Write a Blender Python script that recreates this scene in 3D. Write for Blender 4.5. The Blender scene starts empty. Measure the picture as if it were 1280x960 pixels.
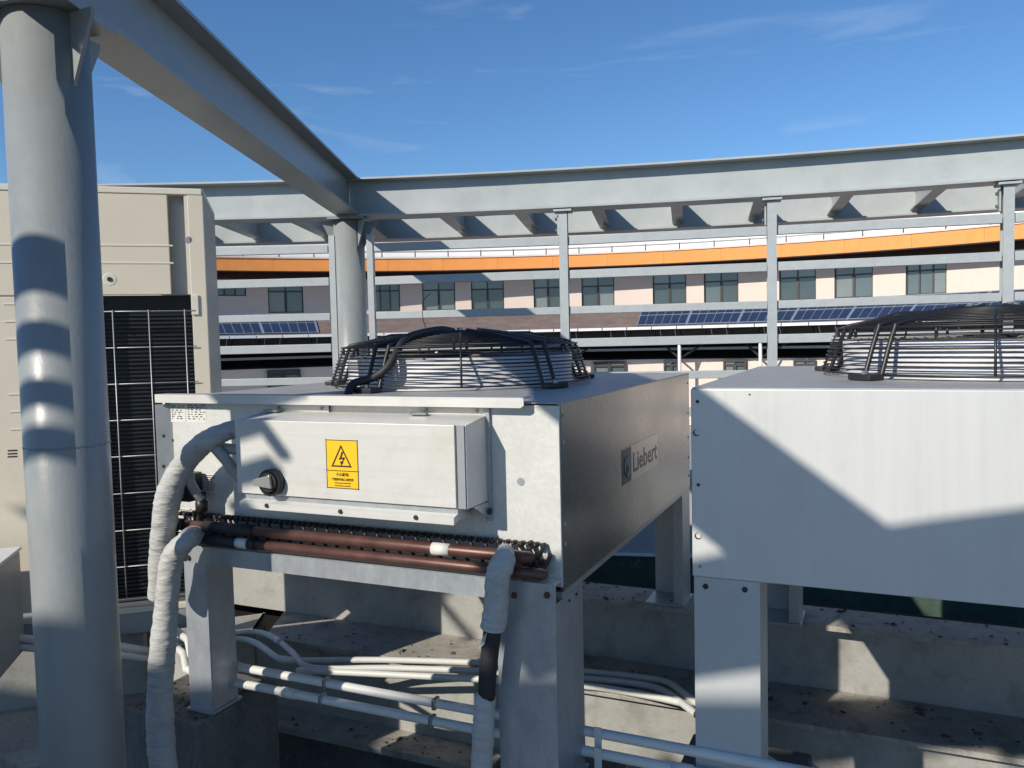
import bpy, bmesh, math, random
from mathutils import Vector, Matrix
random.seed(7)
sc = bpy.context.scene
col = sc.collection
# ---------------------------------------------------------------- camera
F = 1016.0
def _basis():
    Y = Vector((451, 67, -F)).normalized()
    X = Vector((2290, -5, F)); X -= X.dot(Y)*Y; X.normalize()
    return X, Y, X.cross(Y)
_X, _Y, _Z = _basis()
RM = Matrix((_X, _Y, _Z))            # camera -> world
cam = bpy.data.cameras.new('camera'); co = bpy.data.objects.new('camera', cam); col.objects.link(co)
co.matrix_world = RM.to_4x4()
cam.sensor_width = 36; cam.lens = F/1280*36; cam.clip_start = .05; cam.clip_end = 2000
sc.camera = co
def ray(u, v): return RM @ Vector((u-640, 480-v, -F))
def onx(u, v, x): r = ray(u, v); return r*(x/r.x)
def ony(u, v, y): r = ray(u, v); return r*(y/r.y)
def onz(u, v, z): r = ray(u, v); return r*(z/r.z)
def onring(u, v, C, R):
    r = ray(u, v); a = r.x**2+r.y**2; b = -2*(r.x*C[0]+r.y*C[1]); c = C[0]**2+C[1]**2-R*R
    return r*((-b+math.sqrt(b*b-4*a*c))/2/a)
# ---------------------------------------------------------------- world, sun
SAZ, SEL = math.radians(22), math.radians(30)     # heading of the light, elevation
w = bpy.data.worlds.new('World'); sc.world = w; w.use_nodes = True
nt = w.node_tree; bg = nt.nodes['Background']
sky = nt.nodes.new('ShaderNodeTexSky'); sky.sky_type = 'NISHITA'; sky.sun_disc = False
sky.sun_elevation = SEL; sky.sun_rotation = SAZ+math.pi
sky.air_density = 1.0; sky.dust_density = .05; sky.ozone_density = 6.; sky.altitude = 300
def N(t, k, **kw):
    n = t.nodes.new(k)
    for a, b in kw.items(): setattr(n, a, b)
    return n
tc = N(nt, 'ShaderNodeTexCoord')
mp = N(nt, 'ShaderNodeMapping'); mp.inputs['Scale'].default_value = (1.2, 3.5, 9); mp.inputs['Rotation'].default_value = (0, .25, .4); mp.inputs['Location'].default_value = (1.3, 0, 0)
nz = N(nt, 'ShaderNodeTexNoise'); nz.inputs['Scale'].default_value = 2.6; nz.inputs['Detail'].default_value = 8; nz.inputs['Distortion'].default_value = .6
rp = N(nt, 'ShaderNodeValToRGB'); rp.color_ramp.elements[0].position = .60; rp.color_ramp.elements[1].position = .80
mx = N(nt, 'ShaderNodeMixRGB'); mx.inputs[2].default_value = (6.5, 7.2, 8.2, 1)
ml = N(nt, 'ShaderNodeMath', operation='MULTIPLY'); ml.inputs[1].default_value = .20
L = nt.links.new
L(tc.outputs['Generated'], mp.inputs[0]); L(mp.outputs[0], nz.inputs[0]); L(nz.outputs[0], rp.inputs[0]); L(rp.outputs[0], ml.inputs[0])
hs_ = N(nt, 'ShaderNodeHueSaturation'); hs_.inputs['Saturation'].default_value = 1.08
L(ml.outputs[0], mx.inputs[0]); L(sky.outputs[0], hs_.inputs['Color']); L(hs_.outputs[0], mx.inputs[1]); L(mx.outputs[0], bg.inputs[0])
bg.inputs[1].default_value = .128
sd = bpy.data.lights.new('sun', 'SUN'); sd.energy = 4.85; sd.angle = math.radians(.55); sd.color = (1, .93, .82)
so = bpy.data.objects.new('sun', sd); col.objects.link(so)
SD = Vector((math.sin(SAZ)*math.cos(SEL), math.cos(SAZ)*math.cos(SEL), -math.sin(SEL)))
so.rotation_euler = SD.to_track_quat('-Z', 'Y').to_euler()
sc.view_settings.view_transform = 'Standard'; sc.view_settings.look = 'None'; sc.view_settings.exposure = 0; sc.view_settings.gamma = 1
sc.cycles.max_bounces = 6
# ---------------------------------------------------------------- materials
def mat(name, base, rough=.5, metal=0., var=.12, scale=6., bump=.0, bscale=60., dirt=None, damt=.0, dscale=2.2, stretch=(1, 1, 1), spec=.5, coat=0, fine=0.):
    m = bpy.data.materials.new(name); m.use_nodes = True; t = m.node_tree; p = t.nodes['Principled BSDF']; l = t.links.new
    tcx = N(t, 'ShaderNodeTexCoord'); mpp = N(t, 'ShaderNodeMapping'); mpp.inputs['Scale'].default_value = stretch
    l(tcx.outputs['Object'], mpp.inputs[0])
    n1 = N(t, 'ShaderNodeTexNoise'); n1.inputs['Scale'].default_value = scale; n1.inputs['Detail'].default_value = 6; n1.inputs['Roughness'].default_value = .65
    l(mpp.outputs[0], n1.inputs[0])
    r1 = N(t, 'ShaderNodeMapRange'); r1.inputs[1].default_value = .3; r1.inputs[2].default_value = .7; r1.inputs[3].default_value = 1-var; r1.inputs[4].default_value = 1+var*.6
    l(n1.outputs[0], r1.inputs[0])
    cm = N(t, 'ShaderNodeMixRGB', blend_type='MULTIPLY'); cm.inputs[0].default_value = 1; cm.inputs[1].default_value = (*base, 1); l(r1.outputs[0], cm.inputs[2])
    out = cm.outputs[0]
    if fine:
        n3 = N(t, 'ShaderNodeTexVoronoi'); n3.inputs['Scale'].default_value = 90; l(mpp.outputs[0], n3.inputs[0])
        r3 = N(t, 'ShaderNodeMapRange'); r3.inputs[3].default_value = 1-fine; r3.inputs[4].default_value = 1+fine
        sp = N(t, 'ShaderNodeSeparateColor'); l(n3.outputs['Color'], sp.inputs[0]); l(sp.outputs[0], r3.inputs[0])
        c3 = N(t, 'ShaderNodeMixRGB', blend_type='MULTIPLY'); c3.inputs[0].default_value = 1; l(out, c3.inputs[1]); l(r3.outputs[0], c3.inputs[2]); out = c3.outputs[0]
    if dirt:
        n2 = N(t, 'ShaderNodeTexNoise'); n2.inputs['Scale'].default_value = dscale; n2.inputs['Detail'].default_value = 9; n2.inputs['Roughness'].default_value = .7
        l(tcx.outputs['Object'], n2.inputs[0])
        r2 = N(t, 'ShaderNodeMapRange'); r2.inputs[1].default_value = .5; r2.inputs[2].default_value = .75; r2.inputs[4].default_value = damt; l(n2.outputs[0], r2.inputs[0])
        dm = N(t, 'ShaderNodeMixRGB'); dm.inputs[2].default_value = (*dirt, 1); l(r2.outputs[0], dm.inputs[0]); l(out, dm.inputs[1]); out = dm.outputs[0]
    l(out, p.inputs['Base Color'])
    rr = N(t, 'ShaderNodeMapRange'); rr.inputs[3].default_value = max(.03, rough-.08); rr.inputs[4].default_value = rough+.1; l(n1.outputs[0], rr.inputs[0]); l(rr.outputs[0], p.inputs['Roughness'])
    p.inputs['Metallic'].default_value = metal; p.inputs['Specular IOR Level'].default_value = spec; p.inputs['Coat Weight'].default_value = coat
    if bump:
        n4 = N(t, 'ShaderNodeTexNoise'); n4.inputs['Scale'].default_value = bscale; n4.inputs['Detail'].default_value = 4; l(mpp.outputs[0], n4.inputs[0])
        b = N(t, 'ShaderNodeBump'); b.inputs['Strength'].default_value = bump; b.inputs['Distance'].default_value = .01; l(n4.outputs[0], b.inputs['Height']); l(b.outputs[0], p.inputs['Normal'])
    return m
M = {}
M['paint'] = mat('column_and_shaded_beam_paint', (.27, .288, .283), .36, 0, .12, 5, .07, 70, (.17, .165, .155), .4, 5, stretch=(1, 1, .5))
M['paint2'] = mat('blue_grey_beam_paint', (.42, .45, .445), .36, 0, .09, 3, .05, 60, (.22, .22, .21), .30, 2.5)
M['rail'] = mat('weathered_rail_galvanising', (.43, .46, .465), .45, .15, .09, 9, .04, 90, (.32, .32, .32), .2, 9, fine=.04)
M['panel'] = mat('condenser_sheet_metal', (.65, .65, .615), .42, .2, .06, 4, .03, 220, (.44, .42, .37), .35, 3, fine=.045)
M['brushed'] = mat('brushed_sheet_metal', (.62, .625, .605), .40, .2, .03, 5, .05, 60, (.46, .46, .44), .35, 3.5, stretch=(9, 9, .35))
M['boxmetal'] = mat('control_box_sheet', (.64, .63, .59), .42, .15, .05, 6, .05, 50, (.45, .41, .33), .4, 4, stretch=(.5, 5, 14))
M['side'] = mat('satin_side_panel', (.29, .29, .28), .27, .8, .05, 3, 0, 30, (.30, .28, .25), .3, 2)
M['top'] = mat('dusty_top_sheet', (.42, .42, .41), .5, .25, .12, 7, .03, 80, (.27, .24, .20), .55, 5)
M['galv'] = mat('galvanised_leg', (.42, .45, .47), .38, .45, .14, 8, .03, 50, (.32, .32, .31), .3, 5, stretch=(2, 2, 1), fine=.05)
M['legw'] = mat('pale_leg_paint', (.50, .52, .52), .45, .15, .08, 5, .03, 70, (.32, .31, .29), .3, 6)
M['black'] = mat('black_guard_plastic', (.018, .018, .020), .42, 0, .2, 20, .05, 80, (.05, .04, .03), .3, 12)
M['wire'] = mat('black_coated_wire', (.014, .014, .015), .4, 0, .1, 20)
M['shroud'] = mat('fan_shroud_white', (.66, .66, .67), .35, .1, .06, 5, 0, 50, (.45, .43, .40), .3, 5)
M['blade'] = mat('brown_fan_blade', (.22, .18, .14), .5, 0, .15, 9)
M['copper'] = mat('dull_copper', (.135, .066, .055), .42, .4, .28, 14, .03, 90, (.09, .045, .04), .6, 9)
M['darkcopper'] = mat('blackened_bends', (.035, .028, .024), .45, .3, .3, 30)
M['wrap'] = mat('grey_wrapping_tape', (.46, .46, .44), .6, 0, .14, 5, .9, 5, (.27, .255, .225), .55, 9, stretch=(2.2, 2.2, 8))
M['sleeve'] = mat('black_foam_sleeve', (.022, .022, .024), .6, 0, .2, 25, .15, 70)
M['pvc'] = mat('white_pvc_conduit', (.66, .66, .62), .4, 0, .06, 6, 0, 50, (.35, .32, .27), .35, 6)
M['beige'] = mat('beige_cabinet_paint', (.70, .63, .505), .42, 0, .04, 2, .0, 60, (.34, .31, .26), .2, 2.5)
M['beigelt'] = mat('pale_beige_trim', (.72, .67, .57), .42, 0, .04, 3)
M['coil'] = mat('dark_coil', (.012, .014, .017), .45, .2, .2, 20)
M['fin'] = mat('coil_tube', (.035, .038, .042), .4, .5, .2, 20)
M['guardwire'] = mat('pale_guard_wire', (.45, .45, .44), .4, .3, .1, 10)
M['concrete'] = mat('stained_concrete', (.13, .13, .12), .85, 0, .25, 5, .4, 30, (.03, .04, .045), .9, 3.2, stretch=(1.6, 1.6, .5), fine=.15)
M['beam'] = mat('dusty_painted_girder', (.34, .335, .31), .6, 0, .10, 3, .06, 40, (.15, .135, .11), .7, 4.5, fine=.05)
M['ledge'] = mat('dirty_flange_top', (.36, .34, .30), .7, 0, .18, 6, .15, 50, (.09, .075, .06), .85, 7, fine=.10)
M['deck'] = mat('dark_roof_membrane', (.15, .145, .135), .9, 0, .3, 3, .3, 20)
M['groundm'] = mat('city_ground', (.12, .115, .11), .9, 0, .3, .3)
M['green'] = mat('green_waterproof_coat', (.035, .075, .055), .7, 0, .25, 5, .1, 40, (.12, .15, .10), .5, 4)
M['parapet'] = mat('grey_parapet_render', (.38, .385, .38), .8, 0, .1, 3, .1, 40, (.25, .25, .24), .4, 2)
M['orange'] = mat('orange_fascia_paint', (.86, .33, .08), .6, 0, .10, 1.2, .02, 20, (.55, .20, .05), .35, .8)
M['cream'] = mat('cream_pink_wall_tile', (.74, .62, .54), .75, 0, .06, 1.5, .05, 8, (.52, .44, .38), .2, .6)
M['white'] = mat('white_gutter', (.76, .76, .75), .5, 0, .05, 1)
M['pink'] = mat('pale_pink_wall', (.70, .60, .55), .75, 0, .05, 1)
M['soffit'] = mat('dark_brown_soffit', (.055, .04, .035), .8, 0, .2, 2)
M['frame'] = mat('bronze_window_frame', (.06, .055, .05), .45, .2, .1, 5)
M['glass'] = mat('blue_grey_window_glass', (.10, .135, .145), .08, 0, .15, .6, spec=1.)
M['glass2'] = mat('window_glass_with_blind', (.19, .215, .215), .12, 0, .12, .8, spec=1.)
M['glass3'] = mat('darker_window_glass', (.05, .07, .08), .06, 0, .2, .6, spec=1.)
M['shingle'] = mat('brown_shingle', (.20, .145, .12), .85, 0, .3, 2.2, .3, 12, (.13, .10, .09), .6, 5, stretch=(1, 1, 4))
M['pv'] = mat('blue_solar_cell', (.032, .046, .088), .15, .1, .22, .9, spec=.6)
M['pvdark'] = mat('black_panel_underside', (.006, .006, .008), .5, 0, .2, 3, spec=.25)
M['pvline'] = mat('silver_cell_line', (.30, .34, .42), .4, .3, .05, 3)
M['dark'] = mat('dark_backing_and_shade', (.012, .012, .013), .8, 0, .2, 3, spec=.1)
M['yellow'] = mat('yellow_sticker', (.85, .52, .02), .4, 0, .04, 20)
M['ink'] = mat('dark_brown_ink', (.045, .018, .012), .5, 0, .05, 20)
M['blackink'] = mat('black_ink', (.02, .02, .022), .5, 0, .05, 20)
M['logoink'] = mat('faded_logo_ink', (.075, .075, .075), .4, .3, .5, 40)
M['sticker'] = mat('white_paper_sticker', (.66, .65, .61), .5, 0, .05, 12)
M['logoplate'] = mat('silver_logo_plate', (.50, .49, .45), .3, .6, .05, 12)
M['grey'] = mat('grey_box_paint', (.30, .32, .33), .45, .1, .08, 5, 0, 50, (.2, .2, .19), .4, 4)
M['rust'] = mat('rusty_bolt', (.13, .06, .04), .7, .3, .3, 30)
M['bolt'] = mat('steel_bolt', (.35, .35, .34), .35, .8, .15, 30)
M['debrism'] = mat('dull_grit', (.10, .08, .06), .9, 0, .4, 30)
M['plant'] = mat('dry_weed', (.24, .22, .12), .8, 0, .2, 10)
# ---------------------------------------------------------------- mesh builder
WL = {}
class MB:
    def __init__(s): s.v = []; s.f = []; s.sm = []
    def add(s, vs, fs, smooth=False):
        o = len(s.v); s.v += [Vector(v) for v in vs]
        for f in fs: s.f.append([i+o for i in f]); s.sm.append(smooth)
        return s
    def box(s, x0, x1, y0, y1, z0, z1): return s.ob(Vector(((x0+x1)/2, (y0+y1)/2, (z0+z1)/2)), Vector(((x1-x0)/2, 0, 0)), Vector((0, (y1-y0)/2, 0)), Vector((0, 0, (z1-z0)/2)))
    def ob(s, c, a, b, d):
        c = Vector(c); vs = [c+i*a+j*b+k*d for k in (-1, 1) for j in (-1, 1) for i in (-1, 1)]
        fs = [(0, 2, 3, 1), (4, 5, 7, 6), (0, 1, 5, 4), (2, 6, 7, 3), (0, 4, 6, 2), (1, 3, 7, 5)]
        if a.cross(b).dot(d) < 0: fs = [f[::-1] for f in fs]
        return s.add(vs, fs)
    def bar(s, p, q, wd, ht, up=Vector((0, 0, 1))):       # wd sideways, ht along up
        p = Vector(p); q = Vector(q); d = (q-p); a = d.normalized(); sd_ = a.cross(up).normalized(); u = sd_.cross(a)
        return s.ob((p+q)/2, d/2, sd_*wd/2, u*ht/2)
    def prism(s, pts, ext):
        n = len(pts); pts = [Vector(p) for p in pts]; ext = Vector(ext)
        nrm = sum(((pts[i]).cross(pts[(i+1) % n]) for i in range(n)), Vector())
        if nrm.dot(ext) > 0: pts = pts[::-1]
        vs = pts+[p+ext for p in pts]
        return s.add(vs, [list(range(n)), [2*n-1-i for i in range(n)]]+[(i, i+n, (i+1) % n+n, (i+1) % n)[::-1] if False else ((i+1) % n, i, i+n, (i+1) % n+n) for i in range(n)])
    def tube(s, pts, r, n=8, closed=False, caps=True, smooth=True):
        pts = [Vector(p) for p in pts]; m = len(pts); rs = r if isinstance(r, (list, tuple)) else [r]*m
        vs = []; prev = None
        for i in range(m):
            if closed: t = pts[(i+1) % m]-pts[i-1]
            else: t = pts[min(i+1, m-1)]-pts[max(i-1, 0)]
            t.normalize()
            if prev is None:
                up = Vector((0, 0, 1)) if abs(t.z) < .9 else Vector((1, 0, 0)); a = t.cross(up).normalized()
            else: a = (prev-t*prev.dot(t)).normalized()
            prev = a; b = t.cross(a)
            for k in range(n):
                th = 2*math.pi*k/n; vs.append(pts[i]+(a*math.cos(th)+b*math.sin(th))*rs[i])
        fs = []
        for i in range(m if closed else m-1):
            j = (i+1) % m
            for k in range(n): fs.append((i*n+k, i*n+(k+1) % n, j*n+(k+1) % n, j*n+k))
        s.add(vs, fs, smooth)
        if caps and not closed:
            o = len(s.v)-len(vs); s.f.append([o+k for k in range(n)][::-1]); s.sm.append(False); s.f.append([o+(m-1)*n+k for k in range(n)]); s.sm.append(False)
        return s
    def ball(s, c, r, n=6, sq=(1, 1, 1)):
        c = Vector(c); vs = [c+Vector((0, 0, r*sq[2]))]; fs = []; m = n//2
        for i in range(1, m):
            for k in range(n):
                a = math.pi*i/m; b = 2*math.pi*k/n; vs.append(c+Vector((math.sin(a)*math.cos(b)*r*sq[0], math.sin(a)*math.sin(b)*r*sq[1], math.cos(a)*r*sq[2])))
        vs.append(c-Vector((0, 0, r*sq[2]))); e = len(vs)-1
        for k in range(n):
            fs.append((0, 1+k, 1+(k+1) % n)); fs.append((e, 1+(m-2)*n+(k+1) % n, 1+(m-2)*n+k))
            for i in range(m-2): fs.append((1+i*n+k, 1+(i+1)*n+k, 1+(i+1)*n+(k+1) % n, 1+i*n+(k+1) % n))
        return s.add(vs, fs, True)
    def arc(s, C, R0, a0, a1, sec, n=24):     # sec: closed polygon of (dr, z); angles degrees clockwise from +Y
        m = len(sec); vs = []
        ar = sum(sec[i][0]*sec[(i+1) % m][1]-sec[(i+1) % m][0]*sec[i][1] for i in range(m))
        if ar < 0: sec = sec[::-1]
        for i in range(n+1):
            a = math.radians(a0+(a1-a0)*i/n)
            for dr, z in sec: vs.append(Vector((C[0]+(R0+dr)*math.sin(a), C[1]+(R0+dr)*math.cos(a), z)))
        fs = [list(range(m)), [n*m+k for k in range(m)][::-1]]
        for i in range(n):
            for k in range(m): fs.append(((i+1)*m+k, i*m+k, i*m+(k+1) % m, (i+1)*m+(k+1) % m)[::-1])
        return s.add(vs, fs)
    def build(s, name, m, parent=None, bev=0., label=None, kind=None):
        lo = Vector([min(v[i] for v in s.v) for i in range(3)]); hi = Vector([max(v[i] for v in s.v) for i in range(3)]); c = (lo+hi)/2
        me = bpy.data.meshes.new(name); me.from_pydata([v-c for v in s.v], [], s.f); me.materials.append(M[m] if isinstance(m, str) else m)
        me.polygons.foreach_set('use_smooth', s.sm); me.update()
        if True:
            b = bmesh.new(); b.from_mesh(me); bmesh.ops.recalc_face_normals(b, faces=b.faces); b.to_mesh(me); b.free()
        o = bpy.data.objects.new(name, me); col.objects.link(o); WL[o.name] = c
        o.location = c-(WL[parent.name] if parent else Vector())
        if parent: o.parent = parent
        if bev:
            md = o.modifiers.new('bevel', 'BEVEL'); md.width = bev; md.segments = 2; md.limit_method = 'ANGLE'; md.angle_limit = math.radians(50)
        if label: o['label'] = label
        if kind: o['kind'] = kind
        return o
def thing(name, label, cat, loc, group=None):
    o = bpy.data.objects.new(name, None); col.objects.link(o); o.location = loc; o.empty_display_size = .1; WL[o.name] = Vector(loc)
    o['label'] = label; o['category'] = cat
    if group: o['group'] = group
    return o
def tag(o, label, cat, group=None):
    o['label'] = label; o['category'] = cat
    if group: o['group'] = group
    return o
def bez(pts, n=8):     # smooth path through points (Catmull-Rom)
    P = [Vector(p) for p in pts]; P = [2*P[0]-P[1]]+P+[2*P[-1]-P[-2]]; out = []
    for i in range(1, len(P)-2):
        for k in range(n):
            t = k/n; out.append(.5*((2*P[i])+(P[i+1]-P[i-1])*t+(2*P[i-1]-5*P[i]+4*P[i+1]-P[i+2])*t*t+(3*P[i]-P[i-1]-3*P[i+1]+P[i+2])*t**3))
    return out+[P[-2]]
def bolt(parent, p, nrm, r=.008, m='bolt', h=.006):
    p = Vector(p); nrm = Vector(nrm).normalized()
    return MB().tube([p, p+nrm*h], r, 6, smooth=False).build('bolt', m, parent)
def textmesh(name, body, size, m, parent, origin, ax, ay, shear=0, bold=0, align='LEFT', sx=1, ext=.0004):
    cu = bpy.data.curves.new(name, 'FONT'); cu.body = body; cu.size = size; cu.shear = shear; cu.offset = bold; cu.align_x = align; cu.extrude = ext; cu.resolution_u = 2
    to = bpy.data.objects.new(name+'_tmp', cu); col.objects.link(to); dg = bpy.context.evaluated_depsgraph_get()
    me = bpy.data.meshes.new_from_object(to.evaluated_get(dg)); bpy.data.objects.remove(to); bpy.data.curves.remove(cu)
    ax = Vector(ax).normalized(); ay = Vector(ay).normalized(); az = ax.cross(ay)
    for v in me.vertices: v.co = ax*v.co.x*sx+ay*v.co.y+az*v.co.z
    me.materials.clear(); me.materials.append(M[m]); me.name = name
    o = bpy.data.objects.new(name, me); col.objects.link(o); WL[o.name] = Vector(origin); o.location = Vector(origin)-WL[parent.name]; o.parent = parent
    return o
# ================================================================ SETTING
C0 = (2.535, -11.949); R0 = 18.86
def rp_(R, a, z=0.): a = math.radians(a); return Vector((C0[0]+R*math.sin(a), C0[1]+R*math.cos(a), z))
g = MB().box(-400, 400, -400, 400, -8.2, -8.0).build('ground', 'groundm', kind='structure')
MB().arc(C0, R0, -180, 180, [(-18.5, -3.0), (-18.5, -2.8), (.5, -2.8), (.5, -3.0)], 40).build('roof_deck', 'deck', kind='structure')
# far apron roof between the parapet and the building
CB = (-5.036, 9.461)
def bp(R, a, z=0.): a = math.radians(a); return Vector((CB[0]+R*math.sin(a), CB[1]+R*math.cos(a), z))
# ---- ring-shaped parapet under the fence
par = thing('parapet_wall', 'low curved grey parapet with green lower face under the railing', 'wall', rp_(R0+.15, -12, -2.8))
MB().arc(C0, R0, -42, 25, [(.02, -1.79), (.02, -1.13), (.26, -1.13), (.26, -1.79)], 40).build('wall_face', 'parapet', par)
MB().arc(C0, R0, -42, 25, [(0, -2.8), (0, -1.80), (.28, -1.80), (.28, -2.8)], 40).build('green_base', 'green', par)
MB().arc(C0, R0, -42, 25, [(-.02, -1.80), (-.02, -1.783), (.015, -1.783), (.015, -1.80)], 40).build('edge_strip', 'white', par)
# ---- building
bld = thing('curved_building', 'curved cream building with orange fascia and bronze windows behind the railing', 'building', bp(30.8, -10, -8))
RW = 30.8
wins = []   # (px0, px1, y sill, panes)
for a, b_, y, n in [(267, 308, None, 3), (335, 379, 392.5, 2), (463, 500, 391, 3), (528, 569, 388, 2), (589, 630, 387, 2), (667, 703, 386, 2), (727, 768, 384, 2), (816, 858, 379, 2), (880, 923, 377, 2), (974, 1020, 373, 2), (1043, 1091, 370, 2), (1132, 1183, 367, 3), (1290, 1336, 360, 2)]:
    def ph(u):
        q = onring(u, 370, CB, RW); return math.degrees(math.atan2(q.x-CB[0], q.y-CB[1]))
    wins.append((ph(a), ph(b_), 1.5 if y else 2.32, n))
a_l = ph(-160); 
# extra windows outside the frame at the left
for d in (5, 9.5): wins.insert(0, (wins[0][0]-4.5, wins[0][0]-2, 1.5, 2))
# wall built in bays between windows so the openings are real
ZT = 3.05
def wallseg(a0, a1, z0, z1):
    if z1 == 3.6:
        MB().arc(CB, RW, a0, a1, [(.002, 3.12), (.002, 3.6), (.3, 3.6), (.3, 3.12)], max(1, int(abs(a1-a0)/1.5))).build('wall_head', 'soffit', bld); z1 = 3.12
        if z0 > 3.0: z0 = 3.05
    n = max(1, int(abs(a1-a0)/1.5)); MB().arc(CB, RW, a0, a1, [(0, z0), (0, z1), (.3, z1), (.3, z0)], n).build('wall', 'cream', bld)
cur = wins[0][0]-12
wins.sort()
for a0, a1, zs, n in wins:
    wallseg(cur, a0, 1.1, 3.6); wallseg(a0, a1, 1.1, zs); wallseg(a0, a1, ZT, 3.6); cur = a1
wallseg(cur, cur+14, 1.1, 3.6); A0, A1 = wins[0][0]-12, cur+14
def window(a0, a1, z0, z1, n, R, transom=.33, depth=.12, parent=bld):
    P = bp(R+depth, a0); Q = bp(R+depth, a1); d = (Q-P).normalized(); W_ = (Q-P).length; nr = Vector((d.y, -d.x, 0)); H = z1-z0; t = .055
    at = lambda s, z, o=0.: P+d*s+Vector((0, 0, z))+nr*o
    m = MB()
    def fr(s0, s1, za, zb, o=0., th=.06): m.ob(at((s0+s1)/2, (za+zb)/2, o), d*(s1-s0)/2, nr*th/2, Vector((0, 0, (zb-za)/2)))
    fr(0, t, z0, z1); fr(W_-t, W_, z0, z1); fr(t, W_-t, z0, z0+t); fr(t, W_-t, z1-t, z1)
    zt = z1-H*transom; fr(t, W_-t, zt-.03, zt+.03)
    for k in range(1, n): x = W_*k/n; hw = .03 if n > 2 else .055; fr(x-hw, x+hw, z0+t, zt-.03, .003); fr(x-.025, x+.025, zt+.03, z1-t, .003)
    wo = m.build('window', 'frame', parent)
    for k in range(n):
        for za, zb in ((z0+t, zt-.03), (zt+.03, z1-t)):
            s0 = W_*k/n+.03; s1 = W_*(k+1)/n-.03; tl = random.uniform(-.012, .012)
            MB().ob(at((s0+s1)/2, (za+zb)/2, -.035), d*(s1-s0)/2, (nr+Vector((0, 0, tl)))*.004, Vector((0, 0, (zb-za)/2))).build('pane', random.choice(['glass', 'glass', 'glass2', 'glass3']), wo)
for a0, a1, zs, n in wins: window(a0, a1, zs, ZT, n, RW)
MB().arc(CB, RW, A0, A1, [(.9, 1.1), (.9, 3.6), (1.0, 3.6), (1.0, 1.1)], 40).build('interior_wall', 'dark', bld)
a = A0
while a < A1:
    MB().arc(CB, 29.3, a, a+5.185, [(0, 3.40), (0, 3.98), (.12, 3.98), (.12, 3.40)], 4).build('fascia_panel', 'orange', bld); a += 5.2
MB().arc(CB, 29.3, A0, A1, [(.121, 3.50), (.121, 3.7), (2.2, 3.7), (2.2, 3.62), (1.0, 3.50)], 60).build('soffit', 'soffit', bld)
MB().arc(CB, 29.3, A0, A1, [(-.03, 3.36), (-.03, 3.40), (.3, 3.40), (.3, 3.36)], 60).build('drip_edge', 'soffit', bld)
MB().arc(CB, 29.3, A0, A1, [(-.05, 3.981), (-.05, 4.05), (1.4, 4.2), (1.4, 3.981)], 60).build('eave_cap', 'cream', bld)
MB().arc(CB, 30.75, A0, A1, [(0, 4.2), (0, 4.9), (.1, 4.95), (.1, 4.2)], 60).build('upper_band', 'white', bld)
for z in (4.30, ):
    hr = MB(); pts = [bp(29.9, A0+(A1-A0)*i/60, 4.37) for i in range(61)]; hr.tube(pts, .035, 6); hr.build('roof_pipe', 'grey', bld)
i = 0
a = -50.
while a < 24:
    MB().tube([bp(29.9, a, 4.1), bp(29.9, a, 4.42)], .03, 5).build('pipe_bracket', 'frame', bld); a += 3.1
MB().arc(CB, 31.2, A0, A1, [(0, 4.9), (0, 5.35), (.2, 5.35), (.2, 4.9)], 40).build('upper_wall', 'pink', bld)
a = -52.
k = 0
while a < 24:
    wd = 1.7; MB().arc(CB, 31.2, a, a+.9, [(0, 5.35), (0, 6.4), (.2, 6.4), (.2, 5.35)], 2).build('upper_pier', 'pink', bld)
    window(a+.9, a+.9+wd, 5.35, 6.4, 2, 31.2); a += .9+wd; k += 1
MB().arc(CB, 31.2, A0, A1, [(-.1, 6.4), (-.1, 6.8), (.4, 6.8), (.4, 6.4)], 40).build('upper_parapet', 'pink', bld)
MB().arc(CB, RW, A0, A1, [(.95, 3.7), (.95, 6.8), (6, 6.8), (6, 3.7)], 40).build('roof_block', 'dark', bld)
# lower wing: shingle roof, gutter, dark sheet for the shaded void, lower wall
RG = 16.0
MB().arc(CB, RG, -75, 45, [(.06, .27), (1.5, .95), (15, 1.1), (15, 1.0), (1.55, .82), (.06, .2)], 60).build('shingle_roof', 'shingle', bld)
for i in range(40):
    a = -70+i*2.83; MB().arc(CB, RG, a+.06, a+2.77, [(-.04, .19), (-.04, .275), (.05, .275), (.05, .19)], 2).build('gutter', 'white', bld)
for i in range(34):
    a = -64+i*2.83+.05
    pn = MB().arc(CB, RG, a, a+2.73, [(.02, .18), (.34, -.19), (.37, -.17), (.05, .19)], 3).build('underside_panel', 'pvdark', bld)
    m = MB()
    for k in (.2, .8):
        a1 = a+2.73*k; m.bar(bp(RG+.012, a1, .18), bp(RG+.335, a1, -.195), .012, .004)
    if i % 2: m.build('panel_seam', 'grey', pn, kind='stuff')
MB().arc(CB, RG, -75, 45, [(2.0, -.82), (2.0, .2), (2.2, .2), (2.2, -.82)], 50).build('void_shade_sheet', 'dark', bld)  # near-black sheet painted in place of the shade under the canopy
MB().arc(CB, RG, -75, 45, [(1.2, -.5), (1.2, -.42), (1.3, -.42), (1.3, -.5)], 50).build('eave_beam', 'grey', bld)
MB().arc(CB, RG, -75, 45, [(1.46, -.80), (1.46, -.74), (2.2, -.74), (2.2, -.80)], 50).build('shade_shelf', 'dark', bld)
MB().arc(CB, RG, -75, 45, [(1.5, -3.0), (1.5, -.801), (1.8, -.801), (1.8, -3.0)], 50).build('lower_wall', 'cream', bld)
for i, (a, wd) in enumerate([(-60, 4), (-48.5, 3.5), (-40, 5), (-18.5, 2.4), (-12.2, 3.6), (-4.4, 1.6), (2.0, 2.4), (9.2, 2.2), (13.5, 3.4), (21, 3)]):
    window(a, a+wd, -1.62, -.85, 2, RG+1.36, .2, .05)
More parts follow.
